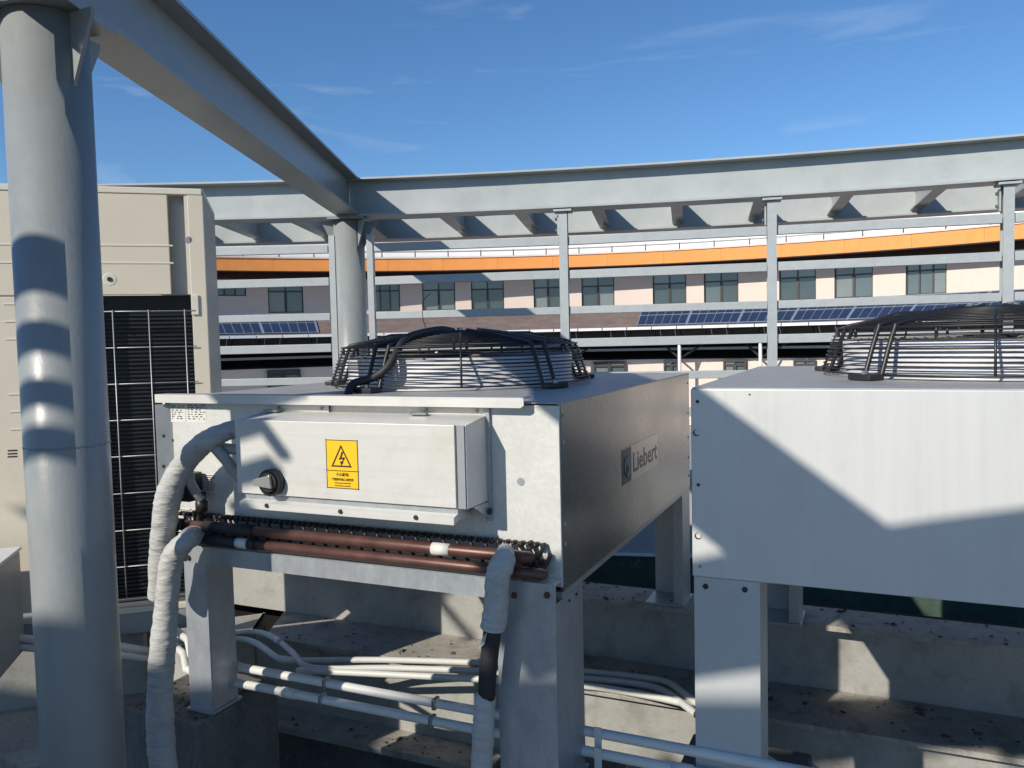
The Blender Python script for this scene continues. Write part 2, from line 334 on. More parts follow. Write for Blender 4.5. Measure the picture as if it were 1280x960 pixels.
for a in (-30, -14.5, -2.2, 6.5, 19.5, 30):
    MB().tube([bp(RG+.6, a, -2.9), bp(RG+.6, a, -.05)], .055, 8).build('canopy_post', 'white', bld)
    MB().bar(bp(RG+.65, a, -.75), bp(RG+1.5, a+2.5, -.25), .05, .05).build('brace', 'frame', bld)
    MB().bar(bp(RG+.65, a, -.75), bp(RG+1.5, a-2.5, -.25), .05, .05).build('brace', 'frame', bld)
MB().arc(CB, RG, -80, 50, [(-8, -3.2), (-8, -3.0), (2.5, -3.0), (2.5, -3.2)], 40).build('terrace', 'parapet', kind='structure')
# ballast blocks of the roof racks
for i, a in enumerate((-12.5, 4.5)):
    tag(MB().box(-.45, .45, -.3, .3, 0, 1.8).build('ballast_block', 'concrete'), ['dark concrete block below the canopy left of the middle post', 'dark concrete block below the canopy beside the right fan guard'][i], 'block', 'blocks under the far canopy').location = bp(RG-.3, a, -2.1)
# ---- solar arrays
def solar(label, a_start, n, step=2.83*1.54):
    t = thing('solar_array', label, 'solar panels', bp(RG+.4, a_start+n*step/2, .3))
    sl = Vector((0, 0, 0)); r0, z0, r1, z1 = .12, .335, 1.45, .965
    for i in range(n):
        a0 = a_start+i*step; a1 = a0+step-.16
        p = MB().arc(CB, RG, a0, a1, [(r0, z0), (r1, z1), (r1, z1-.035), (r0, z0-.035)], 4).build('solar_panel', 'pv', t)
        m = MB()
        for k in range(7):
            a_ = a0+(a1-a0)*k/6; m.bar(bp(RG+r0, a_, z0+.006), bp(RG+r1, a_, z1+.006), .035 if k in (0, 6) else .016, .006)
        for s_ in (0, .5, 1):
            rr = r0+(r1-r0)*s_; zz = z0+(z1-z0)*s_; pr = None
            m.arc(CB, RG, a0, a1, [(rr-.012, zz+.004), (rr-.012, zz+.013), (rr+.012, zz+.022), (rr+.012, zz+.01)], 4)
        m.build('cell_lines', 'pvline', p)
        MB().bar(bp(RG+r0, a1+.08, z0-.01), bp(RG+r1, a1+.08, z1-.01), .05, .03).build('clamp_rail', 'pvline', t)
    return t
def phg(u, R=RG):
    q = onring(u, 405, CB, R+.2); return math.degrees(math.atan2(q.x-CB[0], q.y-CB[1]))
solar('blue solar panels seen between the beige cabinet and the second column', phg(398)-5*2.83*2.1, 5, 2.83*2.1)
solar('long row of blue solar panels on the brown roof right of centre', phg(797), 10, 2.83*1.98)
# ================================================================ STEEL FRAME
fr = thing('pergola', 'blue-grey steel pergola of pipe columns and curved ring beams overhead', 'pergola', rp_(13.16, -20.3, -2.8))
ZB, ZTp = 1.05, 1.367; FT = .016
def hsec(c, hw, z0=ZB, z1=ZTp):
    return [[(c-hw, z1-FT), (c-hw, z1), (c+hw, z1), (c+hw, z1-FT)], [(c-.006, z0+FT), (c-.006, z1-FT), (c+.006, z1-FT), (c+.006, z0+FT)], [(c-hw, z0), (c-hw, z0+FT), (c+hw, z0+FT), (c+hw, z0)]]
for c, a0, a1 in ((.09, -44, 22), (1.70, -44, 22), (-6.94, -24.9, 50)):
    rb = MB()
    for s_ in hsec(c, .115, 1.15 if c < -1 else ZB): rb.arc(C0, R0, a0, a1, s_, 50)
    rb.build('ring_beam', 'paint2', fr)
def radial(a, r0, r1, z0=ZB, z1=ZTp, hw=.09, nm='radial_beam'):
    m = MB(); p = rp_(r0, a); q = rp_(r1, a); zc = (z0+z1)/2; Z = Vector((0, 0, 1))
    for z in (z1-FT/2, z0+FT/2): m.bar(p+Z*z, q+Z*z, hw*2, FT)
    m.bar(p+Z*zc, q+Z*zc, .012, z1-z0-2*FT)
    return m.build(nm, 'paint2', fr)
AM = -20.3
COL2 = Vector((-4.075, 5.824, 0)); COL1 = Vector((-2.366, 1.794, 0)); DM = (COL2-COL1).normalized()
def hbeam(p, q, z0, z1, hw=.09, nm='radial_beam'):
    m = MB(); zc = (z0+z1)/2; Z = Vector((0, 0, 1))
    for z in (z1-FT/2, z0+FT/2): m.bar(p+Z*z, q+Z*z, hw*2, FT)
    m.bar(p+Z*zc, q+Z*zc, .012, z1-z0-2*FT)
    return m.build(nm, 'paint', fr)  # same steel as the ring beams; darker paint stands in for its shade
_o = Vector((DM.y, -DM.x, 0))*.045
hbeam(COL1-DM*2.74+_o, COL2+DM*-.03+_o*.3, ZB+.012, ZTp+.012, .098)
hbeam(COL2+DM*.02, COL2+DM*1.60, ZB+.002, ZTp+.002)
for k in range(-3, 13):
    a = -6.06-2.02*k
    if abs(a-AM) < .6: continue
    o = radial(a, R0+.11, R0+1.69, ZB+.056, ZTp-.034, .05, 'stub_beam')
    for dz in (-.07, .07):
        for s_ in (-1, 1):
            t_ = Vector((math.cos(math.radians(a)), -math.sin(math.radians(a)), 0)); MB().tube([rp_(R0+1.58, a, 1.21+dz)+t_*.007*s_, rp_(R0+1.58, a, 1.21+dz)+t_*.022*s_], .014, 6, smooth=False).build('bolt', 'paint2', o)
    MB().bar(rp_(R0+1.49, a, 1.21)+t_*.008, rp_(R0+1.68, a, 1.21)+t_*.008, .004, .21).build('splice_plate', 'paint2', o)
# columns with cap plate and gussets
def column(c, zb, rc, gus):
    r = 10 if rc < .126 else 20; a = math.degrees(math.atan2(DM.x, DM.y)); c = c.copy()
    m = MB().tube([c+Vector((0, 0, zb)), c+Vector((0, 0, ZB-.025))], rc, 40); o = m.build('column', 'paint', fr)
    MB().ob(c+Vector((0, 0, ZB-.012)), Vector((math.sin(math.radians(a)), math.cos(math.radians(a)), 0))*.15, Vector((math.cos(math.radians(a)), -math.sin(math.radians(a)), 0))*.15, Vector((0, 0, .011))).build('cap_plate', 'paint', o)
    for dd in gus:
        th = math.radians(dd); d = Vector((math.sin(th), math.cos(th), 0)); nn = Vector((d.y, -d.x, 0))*.006
        pts = [c+d*(rc-.003)+Vector((0, 0, ZB-.026)), c+d*.22+Vector((0, 0, ZB-.026)), c+d*.22+Vector((0, 0, ZB-.045)), c+d*(rc-.003)+Vector((0, 0, ZB-.25))]
        MB().prism([p-nn for p in pts], nn*2).build('gusset', 'paint', o)
    # weld bead
    if r < 15:
        m = MB(); pts = []
        for k in range(60):
            th = 2*math.pi*k/60; pts.append(c+Vector((math.cos(th)*(rc+.0005), math.sin(th)*(rc+.0005), -.307+random.uniform(-.002, .002))))
        m.tube(pts, .0022, 5, closed=True).build('weld_bead', 'paint', o)
    return o
column(COL1, -2.8, .124, (92, -8, 215)); column(COL2, -2.8, .128, (235, 108, 60, -30))
AM = math.degrees(math.atan2(DM.x, DM.y))
# bolted end plate at the radial beam junction
d_ = Vector((math.sin(math.radians(AM)), math.cos(math.radians(AM)), 0)); s__ = Vector((d_.y, -d_.x, 0))
for c_ in (COL2-DM*.10, COL2+DM*1.3):
    for dz in (-.06, .07):
        for s_ in (-1, 1): MB().tube([c_+Vector((0, 0, 1.20+dz))+s__*.007*s_, c_+Vector((0, 0, 1.20+dz))+s__*.028*s_], .014, 6, smooth=False).build('bolt', 'paint2', fr)
# unseen slats added overhead to stripe the near column, control box and girder
def T(p, z): p = Vector(p); return p+SD*((z-p.z)/SD.z)
def cpt(v): r_ = ray(70, v); h = math.hypot(r_.x, r_.y); return r_*(2.86/h)
ZS = 1.44
for vc, wd, ext in ((338, .20, .0), (427, .105, .0), (495, .09, .10), (555, .11, .0)):
    p = T(cpt(vc), ZS); t_ = Vector((.94, .345, 0)); MB().bar(p-t_*.30, p+t_*(.13+ext), wd, .02).build('shade_slat', 'paint2', fr)
def shadowbar(a, b_, wd, z): MB().bar(T(a, z), T(b_, z), wd, .02).build('shade_slat', 'paint2', fr)
shadowbar(ony(318, 515, 2.245), ony(362, 575, 2.245), .05, ZS+.025)
shadowbar(ony(480, 800, 4.28), ony(560, 735, 4.28), .06, 1.9)
shadowbar(ony(536, 735, 4.28), ony(592, 802, 4.28), .06, 1.93)
# unseen made-up duct behind the camera; its top edge throws the low shade line
_a = T((-.42, 2.6, -1.165), 2.5); _b = T(cpt(772), 2.5); _b.z = _a.z = 0; _d = (_a-_b).normalized(); _n = Vector((_d.y, -_d.x, 0))
if _n.y > 0: _n = -_n
_c = (_a+_b)/2
sh = thing('shade_duct', 'unseen duct on posts, added behind the camera to cast shade', 'duct', (_c.x, _c.y, -2.8))
_l, _r = _b-_d*3.2, _a+_d*.75
MB().bar(_l+_n*.45+Vector((0, 0, 1.9)), _r+_n*.45+Vector((0, 0, 1.9)), .9, 1.2).build('duct', 'parapet', sh)
for t_ in (.04, .35, .66, .96):
    p = _l.lerp(_r, t_)+_n*.45; MB().box(p.x-.05, p.x+.05, p.y-.05, p.y+.05, -2.8, 1.299).build('post', 'paint2', sh)
    MB().bar(p-_d*.02+Vector((0, 0, 1.9)), p+_d*.02+Vector((0, 0, 1.9)), .98, 1.28).build('flange', 'paint2', sh)
pk = thing('shade_cabinet', 'unseen dark grey cabinet, added behind the camera to block light', 'cabinet', (_b.x, _b.y, -2.8))  # made-up block, keeps sky light off the near column and leg
MB().bar(_l+_n*.5+Vector((0, 0, -.76)), _l.lerp(_r, .66)+_n*.5+Vector((0, 0, -.76)), .7, 4.05).build('body', 'grey', pk)
MB().bar(_l+_n*.1+Vector((0, 0, -.9)), _l.lerp(_r, .64)+_n*.1+Vector((0, 0, -.9)), .06, 3.6).build('door', 'grey', pk)
# ================================================================ FENCE
fe = thing('railing', 'grey steel railing of horizontal rails and posts curving below the ring beam', 'railing', rp_(R0+.08, -12, -1.0))
posts = [-25.7, -20.80, -19.82, -14.88, -9.92, -4.99, 0.0]
LV = [(.791, .070), (.514, .070), (.220, .062), (-.045, .070), (-.322, .062), (-.62, .07)]
pw = .03
for i, a in enumerate(posts):
    d = Vector((math.sin(math.radians(a)), math.cos(math.radians(a)), 0)); t_ = Vector((d.y, -d.x, 0)); zt = 1.023 if i in (3, 4, 5, 6) else .90
    c = rp_(R0+.06, a); m = MB()
    if i == 0 or i > 2:
        for o_ in (-.045, .045): m.ob(c+d*o_+Vector((0, 0, (zt-1.13)/2)), t_*.035, d*.006, Vector((0, 0, (zt+1.13)/2)))
        m.ob(c+Vector((0, 0, (zt-1.13)/2)), t_*.005, d*.038, Vector((0, 0, (zt+1.13)/2)))
    else: m.ob(c+Vector((0, 0, (zt-1.13)/2)), t_*.025, d*.04, Vector((0, 0, (zt+1.13)/2)))
    po = m.build('post', 'rail', fe)
    if i > 2:
        MB().ob(c+Vector((0, 0, zt+.009)), t_*.073, d*.08, Vector((0, 0, .008))).build('cap_plate', 'rail', po)
        MB().ob(c+d*.035-t_*.045+Vector((0, 0, zt-.10)), t_*.006, d*.03, Vector((0, 0, .08))).build('bracket_plate', 'rail', po)
        for dz in (-.05, -.14): MB().tube([c-t_*.052+d*.03+Vector((0, 0, zt+dz)), c-t_*.07+d*.03+Vector((0, 0, zt+dz))], .013, 6, smooth=False).build('bolt', 'bolt', po)
for i in range(len(posts)-1):
    if i == 1: continue
    p = rp_(R0+.05, posts[i]); q = rp_(R0+.05, posts[i+1]); d = (q-p).normalized()
    for z, h in LV:
        j = random.uniform(-.004, .004)
        hw = .037
        m = MB().bar(p+d*hw+Vector((0, 0, z+j)), q-d*hw+Vector((0, 0, z-j)), .04, h).build('rail', 'rail', fe, bev=.004)
p = rp_(R0+.05, -25.7); q = rp_(R0+.05, -36)
for z, h in LV: MB().bar(p+Vector((0, 0, z)), q+Vector((0, 0, z)), .04, h).build('rail', 'rail', fe)
# ================================================================ CONDENSER UNITS
def fan_guard(parent, cx, cy, z0, view, cable=False):
    NS = 96
    def cir(r, z, wr, m):
        m.tube([(cx+r*math.cos(2*math.pi*k/NS), cy+r*math.sin(2*math.pi*k/NS), z) for k in range(NS)], wr, 5, closed=True)
    sh = MB()
    sec = [(-.012, z0+.002), (-.012, z0+.132), (0, z0+.136), (.006, z0+.132), (.0, z0+.012), (.03, z0+.002)]
    sh.arc((cx, cy), .515, 0, 360, sec, 72); so_ = sh.build('fan_shroud', 'shroud', parent)
    for p in so_.data.polygons: p.use_smooth = len(p.vertices) == 4
    mm = MB().tube([(cx, cy, z0+.04), (cx, cy, z0+.15)], .10, 20); fan = mm.build('fan', 'black', parent)
    for k in range(5):
        th = 2*math.pi*k/5; m = MB(); pts = []
        u = Vector((math.cos(th), math.sin(th), 0)); t = Vector((-u.y, u.x, 0)); Z = Vector((0, 0, 1)); c = Vector((cx, cy, z0+.10))
        vs = []
        for r_, hw in ((.09, .05), (.25, .12), (.38, .15), (.48, .16)):
            for s_ in (-1, 1):
                b_ = c+u*r_+t*hw*s_+Z*(.035*s_); vs += [b_, b_+Z*.006]
        fs = []
        for i in range(3):
            o = i*4; fs += [(o, o+2, o+6, o+4), (o+1, o+5, o+7, o+3), (o, o+4, o+5, o+1), (o+2, o+3, o+7, o+6)]
        fs += [(0, 1, 3, 2), (12, 14, 15, 13)]
        m.add(vs, fs).build('blade', 'blade', fan)
    zb, zs, zt = z0+.018, z0+.180, z0+.244; rb, rs, rt = .600, .545, .17
    g_ = MB()
    for k in range(12):
        f = k/11; cir(rb+(rs-rb)*f, zb+(zs-zb)*f, .0038 if k in (0, 6, 11) else .0026, g_)
    for k in range(1, 15):
        f = k/14; cir(rs+(rt-rs)*f, zs+(zt-zs)*(1-(1-f)**1.5), .0023, g_)
    go = g_.build('guard_rings', 'wire', parent)
    hubp = MB().tube([(cx, cy, zt-.012), (cx, cy, zt+.006)], .125, 28); hubp.build('hub_plate', 'black', parent)
    for k in range(4):
        b_ = 2*math.pi*k/4+.5; MB().tube([(cx+.09*math.cos(b_), cy+.09*math.sin(b_), zt+.006), (cx+.09*math.cos(b_), cy+.09*math.sin(b_), zt+.018)], .012, 6, smooth=False).build('bolt', 'bolt', parent)
    for k in range(5):
        th = math.radians(view+36+72*k); u = Vector((math.cos(th), math.sin(th), 0)); t = Vector((-u.y, u.x, 0)); c = Vector((cx, cy, 0)); m = MB()
        ends = []
        for s_ in (-1, 1):
            o = t*.034*s_
            pth = [c+u*.10+o+Vector((0, 0, zt+.006)), c+u*(rt+.1)+o+Vector((0, 0, zt-.016)), c+u*(rs-.03)+o+Vector((0, 0, zs+.014)), c+u*(rs+.006)+o+Vector((0, 0, zs-.01)), c+u*(rb+.004)+o+Vector((0, 0, z0+.035)), c+u*(rb+.012)+o+Vector((0, 0, z0+.014)), c+u*(rb+.04)+o+Vector((0, 0, z0+.011))]
            m.tube(bez(pth, 5), .0085, 7)
        m.build('guard_arm', 'black', parent)
        f = MB().ob(c+u*(rb+.045)+Vector((0, 0, z0+.0115)), u*.035, t*.047, Vector((0, 0, .010))).build('guard_foot', 'black', parent, bev=.004)
        MB().tube([c+u*(rb+.05)+Vector((0, 0, z0+.0215)), c+u*(rb+.05)+Vector((0, 0, z0+.034))], .011, 6, smooth=False).build('bolt', 'bolt', f)
        th2 = th+math.radians(36); u = Vector((math.cos(th2), math.sin(th2), 0))
        m = MB().tube([c+u*rb+Vector((0, 0, zb)), c+u*rs+Vector((0, 0, zs)), c+u*(rs*.6)+Vector((0, 0, zs+.055)), c+u*.12+Vector((0, 0, zt-.006))], .0045, 6); m.build('guard_stay', 'wire', parent)
        # small hooks inside the shoulder
        for s_ in (-1, 1):
            th3 = th+math.radians(18*s_); u = Vector((math.cos(th3), math.sin(th3), 0)); MB().tube([c+u*(rs-.004)+Vector((0, 0, zs)), c+u*(rs-.006)+Vector((0, 0, zs-.035))], .006, 5).build('hook', 'black', parent)
    if cable:
        th = math.radians(view-36); u = Vector((math.cos(th), math.sin(th), 0)); t = Vector((-u.y, u.x, 0)); c = Vector((cx, cy, 0)); Z = Vector((0, 0, 1))
        pth = [ony(566, 414, 3.33), ony(552, 412, 3.25), ony(532, 415, 3.12), ony(514, 420, 2.99), ony(503, 428, 2.90), ony(495, 442, 2.84), ony(485, 458, 2.80), ony(472, 469, 2.78), ony(457, 475, 2.76), ony(443, 479, 2.73), ony(437, 486, 2.70), ony(435, 494, 2.68)]
        MB().tube(bez(pth, 8), .0165, 12).build('cable_sleeve', 'sleeve', parent)
        e = ony(532, 409, 3.12); MB().tube(bez([e, e+Z*.04-Vector((.012, 0, 0)), e+Z*.11-Vector((.01, 0, 0)), e+Z*.15+Vector((.03, 0, 0))], 6), .0016, 5).build('cable_tie', 'black', parent)
UX0, UX1, UY0, UY1, UZ0, UZ1 = -2.615, -.908, 2.402, 4.385, -.815, -.21
u1 = thing('condenser_unit', 'condenser with control box, yellow warning sticker and copper headers on its front', 'condenser unit', ((UX0+UX1)/2, (UY0+UY1)/2, -1.49))
def U(u, v, y=UY0): return ony(u, v, y)
# front sheet: upper panel + right plate + lower coil plate
MB().box(UX0+.060, UX1, UY0, UY0+.012, -.80, UZ1-.005).build('front_panel', 'panel', u1, bev=.0015)
MB().prism([(UX0+.002, UY0-.03, -.80), (UX0+.006, UY0-.034, -.80), (UX0+.058, UY0+.008, -.80), (UX0+.054, UY0+.012, -.80)], (0, 0, .57)).build('corner_angle', 'galv', u1)  # darker metal put in for the shade on this strip
MB().box(UX0, UX1-.012, UY1-.012, UY1, UZ0, UZ1-.002).build('rear_panel', 'panel', u1)
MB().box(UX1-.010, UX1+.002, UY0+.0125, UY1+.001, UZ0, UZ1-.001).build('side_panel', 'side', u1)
MB().box(UX0-.002, UX0+.012, UY0+.0125, UY1-.0125, UZ0, UZ1-.001).build('side_panel', 'panel', u1)
MB().box(UX0-.004, UX1+.004, UY0-.008, UY1+.004, UZ1-.0, UZ1+.004).build('top_panel', 'top', u1)
MB().box(UX0+.02, UX1-.02, UY0+.04, UY1-.02, UZ0+.02, UZ0+.10).build('coil_block', 'coil', u1)
# top lip with rounded right end
xl = U(655, 497, UY0-.04).x
lip = MB().prism([(UX0+.02, UY0-.045, -.188), (xl, UY0-.045, -.188), (xl, UY0-.045, -.213), (xl-.012, UY0-.045, -.221), (UX0+.02, UY0-.045, -.221)], (0, .004, 0)); lip.build('drip_lip', 'boxmetal', u1)
MB().box(UX0+.02, xl, UY0-.0409, UY0+.02, -.192, -.188).build('drip_lip_top', 'top', u1)
# guard and shroud
fan_guard(u1, -1.765, 3.385, UZ1+.004, -62.4, True)
# small screws, rivets and dots on the sheets
for u_, v_ in [(651, 602)]: p = U(u_, v_); MB().tube([p+Vector((0, .004, 0)), p-Vector((0, .002, 0))], .013, 14, smooth=False).build('grommet', 'grey', u1)
for z in (-.25, -.335, -.60, -.665): p = Vector((UX1+.002, UY0+.03, z)); bolt(u1, p, (1, 0, 0), .006, 'sticker' if z < -.3 else 'grey', .002)
for z in (-.26, -.42, -.55, -.66, -.76): bolt(u1, (UX1+.002, UY1-.03, z), (1, 0, 0), .006, 'blackink', .002)
for u_, v_ in [(205, 500), (205, 545), (205, 583)]: bolt(u1, U(u_, v_, UY0-.03), (0, -1, 0), .008, 'blackink', .004)
for u_, v_ in [(466, 654), (487, 660)]: bolt(u1, U(u_, v_), (0, -1, 0), .004, 'sticker', .002)
# control box
BX0, BX1, BY = -2.073, -1.159, 2.245
cb = MB().prism([(BX0, UY0-.0005, -.248), (BX0, BY, -.268), (BX0, BY, -.532), (BX0, UY0-.0005, -.532)], (BX1-BX0, 0, 0)).build('control_box', 'boxmetal', u1, bev=.002)
MB().box(BX0-.004, BX1-.035, BY-.012, BY-.0005, -.528, -.266).build('box_door', 'boxmetal', cb, bev=.002)
MB().box(BX1-.030, BX1-.004, BY-.006, BY-.0004, -.530, -.268).build('door_edge', 'grey', cb)
MB().prism([(BX0+.02, BY-.002, -.548), (BX0+.02, BY-.03, -.555), (BX0+.02, BY-.03, -.578), (BX0+.02, BY-.002, -.571)], (BX1-BX0-.055, 0, 0)).build('gutter_lip', 'boxmetal', cb)
MB().box(BX0+.02, BX1-.036, BY, BY+.1, -.5715, -.533).build('lower_channel', 'galv', cb)
for x in (-1.93, -1.62, -1.33): bolt(cb, (x, BY-.03, -.562), (0, -1, 0), .008, 'blackink', .005)
MB().box(BX1-.008, BX1+.012, UY0-.014, UY0-.001, -.60, -.20).build('mount_flange', 'galv', cb)
MB().prism([(BX1-.01, UY0-.11, -.5345), (BX1+.0, UY0-.001, -.5345), (BX1+.0, UY0-.001, -.60)], (.006, 0, 0)).build('bracket', 'galv', cb)
bolt(cb, (BX1+.01, UY0-.02, -.565), (1, 0, 0), .012, 'blackink', .004)
# hinge brackets on the top edge
for xa, xb in ((U(345, 515).x, U(414, 515).x), (U(527, 515).x, U(609, 515).x)):
    hb = MB().box(xa, xb, UY0-.006, UY0-.001, -.2485, -.222).build('hinge_bracket', 'panel', cb, bev=.0015)
    MB().tube([(xb, UY0-.009, -.222), (xb, UY0-.009, -.249)], .003, 5).build('sealant_edge', 'blackink', hb)
    MB().tube([(xa, UY0-.009, -.223), (xb, UY0-.009, -.223)], .0025, 5).build('sealant_edge', 'blackink', hb)
    for x in (xa+.02, xb-.035): bolt(hb, (x, UY0-.006, -.236), (0, -1, 0), .0065, 'bolt', .006)
    MB().box(xa-.02, xa+.045, UY0-.05, UY0-.03, -.2485, -.240).build('hinge_tab', 'bolt', hb)
# rotary switch
kp = U(343, 602, BY-.012)
sw = MB().tube([kp+Vector((0, .0005, 0)), kp-Vector((0, .028, 0))], .047, 28); sw = sw.build('switch', 'black', cb)
MB().tube([kp-Vector((0, .028, 0)), kp-Vector((0, .036, 0))], [.040, .030], 24).build('switch_ring', 'blackink', sw)
k0 = kp-Vector((0, .0365, 0)); MB().prism([k0+Vector((-.055, 0, .004)), k0+Vector((-.045, 0, .014)), k0+Vector((.018, 0, .030)), k0+Vector((.024, 0, -.016)), k0+Vector((-.052, 0, -.008))], (0, -.014, 0)).build('switch_handle', 'logoplate', sw, bev=.002)
# yellow warning sticker
sx0 = U(407, 549, BY-.012); sx1 = U(449, 610, BY-.012); SW = sx1.x-sx0.x; SH = sx0.z-sx1.z+.006; yS = BY-.0128
st = MB().box(sx0.x, sx0.x+SW, yS, BY-.0121, sx0.z-SH, sx0.z).build('warning_sticker', 'yellow', cb)
def sp(x, z, d=0.): return Vector((sx0.x+SW*x, yS-.0004-d, sx0.z-SH*z))
def line(a, b_, wd, m): m.bar(sp(*a), sp(*b_), .0006, wd)
m = MB()
for a, b_ in (((.01, .01), (.99, .01)), ((.01, .99), (.99, .99)), ((.012, .0), (.012, 1)), ((.988, .0), (.988, 1)), ((0, .635), (1, .635))):
    p, q = sp(*a), sp(*b_)
    m.box(min(p.x, q.x)-.0012, max(p.x, q.x)+.0012, yS-.0008, yS-.0001, min(p.z, q.z)-.0012, max(p.z, q.z)+.0012)
m.build('sticker_border', 'ink', st)
m = MB(); T = [(.48, .10), (.80, .555), (.16, .555)]
To = [Vector(t) for t in T]; cc = sum(To, Vector((0, 0)))/3
for i in range(3):
    a, b_ = To[i], To[(i+1) % 3]; ai, bi = cc+(a-cc)*.80, cc+(b_-cc)*.80
    m.prism([sp(*a), sp(*b_), sp(*bi), sp(*ai)], (0, -.0006, 0))
for poly in ([(.50, .24), (.55, .25), (.49, .36), (.42, .40)], [(.40, .385), (.57, .35), (.585, .375), (.41, .41)], [(.565, .355), (.60, .37), (.50, .47), (.475, .465)], [(.44, .44), (.55, .45), (.475, .53)]):
    m.prism([sp(*p) for p in poly], (0, -.0007, 0))
m.build('hazard_symbol', 'ink', st)
for body, zf, sz in (('小心触电', .735, .0125), ('严禁非专业人员操作', .835, .0098), ('Caution: danger of electric shock', .895, .0048), ('No operation by non-specialists', .95, .0048)):
    textmesh('sticker_text', body, sz, 'ink', st, sp(.5, zf), (1, 0, 0), (0, 0, 1), align='CENTER', bold=.0003)
# paper labels behind the pipes
for (ua, va, ub, vb) in ((213, 504, 232, 528), (233, 503, 258, 529)):
    p, q = U(ua, va), U(ub, vb); yy = UY0-.0002
    p = U(ua, va, yy); q = U(ub, vb, yy)
    lb = MB().box(p.x, q.x, yy-.0006, yy, q.z, p.z).build('rating_label', 'sticker', u1); m = MB()
    for k in range(7):
        z = p.z-(p.z-q.z)*(k+1.2)/9; x = p.x+.006
        while x < q.x-.012:
            l_ = random.uniform(.004, .016); m.box(x, min(x+l_, q.x-.004), yy-.0012, yy-.0007, z-.0018, z+.0018); x += l_+random.uniform(.003, .02)
    m.build('label_print', 'blackink', lb)
p = U(256, 592); q = U(272, 616); lb = MB().box(p.x, q.x, UY0-.0006, UY0-.0001, q.z, p.z).build('notice_label', 'sticker', u1); m = MB()
for k in range(8):
    z = p.z-(p.z-q.z)*(k+.8)/9; m.box(p.x+.004, q.x-random.uniform(.004, .02), UY0-.0012, UY0-.0007, z-.0014, z+.0014)
m.build('label_print', 'blackink', lb)
p = U(217, 634, UY0-.001); q = U(246, 647, UY0-.001)
lb = MB().box(p.x, q.x, UY0-.0008, UY0-.0002, q.z, p.z).build('arrow_label', 'sticker', u1)
zc = (p.z+q.z)/2; m = MB(); y_ = UY0-.0015
A_ = [(p.x+.012, zc+.010), (q.x-.03, zc+.010), (q.x-.03, zc+.017), (q.x-.008, zc), (q.x-.03, zc-.017), (q.x-.03, zc-.010), (p.x+.012, zc-.010)]
for i in range(7): a = A_[i]; b_ = A_[(i+1) % 7]; m.bar((a[0], y_, a[1]), (b_[0], y_, b_[1]), .0016, .0016, up=Vector((0, 1, 0)))
m.build('arrow_print', 'blackink', lb)
# logo plate on the side
LX = UX1+.0024
def S(u, v): return onx(u, v, LX)
p0, p1 = S(778, 608), S(822, 578); zt_ = S(778, 562).z; zb_ = S(778, 608).z; yl0, yl1 = p0.y, S(822, 570).y
lg = MB().box(LX, LX+.0012, yl0, yl1, zb_, zt_).build('logo_plate', 'logoplate', u1)
wdt = yl1-yl0; sq = wdt*.22
MB().box(LX+.0013, LX+.0020, yl0+.003, yl0+sq, zb_+.003, zt_-.003).build('logo_square', 'logoink', lg)
m = MB(); cy_, cz_ = yl0+sq*.52, (zb_+zt_)/2-.006
pts = [(cy_-.019, cz_+.042), (cy_-.030, cz_+.005), (cy_-.021, cz_-.024), (cy_, cz_-.036), (cy_+.021, cz_-.024), (cy_+.030, cz_+.005), (cy_+.019, cz_+.042)]
m.tube([(LX+.0024, a, b_) for a, b_ in pts], .0045, 5); m.tube([(LX+.0024, cy_, cz_+.045), (LX+.0024, cy_, cz_-.002)], [.002, .007], 6); m.build('logo_mark', 'logoplate', lg)
textmesh('logo_text', 'Liebert', (zt_-zb_)*.80, 'logoink', lg, (LX+.0014, yl0+sq+.022, zb_+.032), (0, 1, 0), (0, 0, 1), bold=.0012, sx=(wdt-sq-.03)/((zt_-zb_)*.80*2.95))
# sill frame under the front and legs
MB().box(-2.47, -.902, UY0-.075, UY0-.071, -.836, -.770).build('sill_beam', 'galv', u1)
MB().box(-2.47, -.902, UY0-.0708, UY0-.001, -.774, -.770).build('sill_top', 'panel', u1)
MB().box(-2.3, -1.10, UY0-.050, UY0-.001, -.7695, -.745).build('sill_step', 'boxmetal', u1)
for u_ in (643, 684): bolt(u1, ony(u_, 744, UY0-.0755), (0, -1, 0), .011, 'rust', .006)
bolt(u1, ony(236, 697, UY0-.0755), (0, -1, 0), .011, 'blackink', .006)
for x, y in ((UX1+.002, 2.46), (UX1+.002, 2.53)): bolt(u1, (x, y, -.86), (1, 0, 0), .006, 'blackink', .002)
MB().box(UX0, UX1, UY0+.0, UY1, UZ0-.022, UZ0-.001).build('base_frame', 'galv', u1)
def leg(x0, x1, y0, y1, zt, zb, m, parent, nm='leg', open_side=0):
    b_ = MB()
    b_.box(x0 if not open_side == 2 else x1-.05, x1, y0, y0+.006, zb, zt); b_.box(x0 if open_side == 1 else x1-.006, x0+.006 if open_side == 1 else x1, y0+.0061, y1, zb, zt)
    b_.box(x0, x1, y1-.006+.006, y1+.006, zb, zt)
    o = b_.build(nm, m, parent, bev=.001)
    MB().box(x0-.01, x1+.01, y0-.01, y1+.02, zb-.010, zb-.0005).build('foot_plate', m, o)
    return o
leg(-1.11, UX1+.001, UY0-.068, UY0+.187, UZ0-.023, -1.48, 'galv', u1)
leg(-2.56, -2.44, UY0+.03, UY0+.17, UZ0-.023, -1.48, 'galv', u1)
leg(-1.10, UX1-.0, UY1-.19, UY1-.01, UZ0-.023, -1.42, 'galv', u1, open_side=2)
leg(UX0+.02, UX0+.12, UY1-.19, UY1-.01, UZ0-.023, -1.42, 'panel', u1)
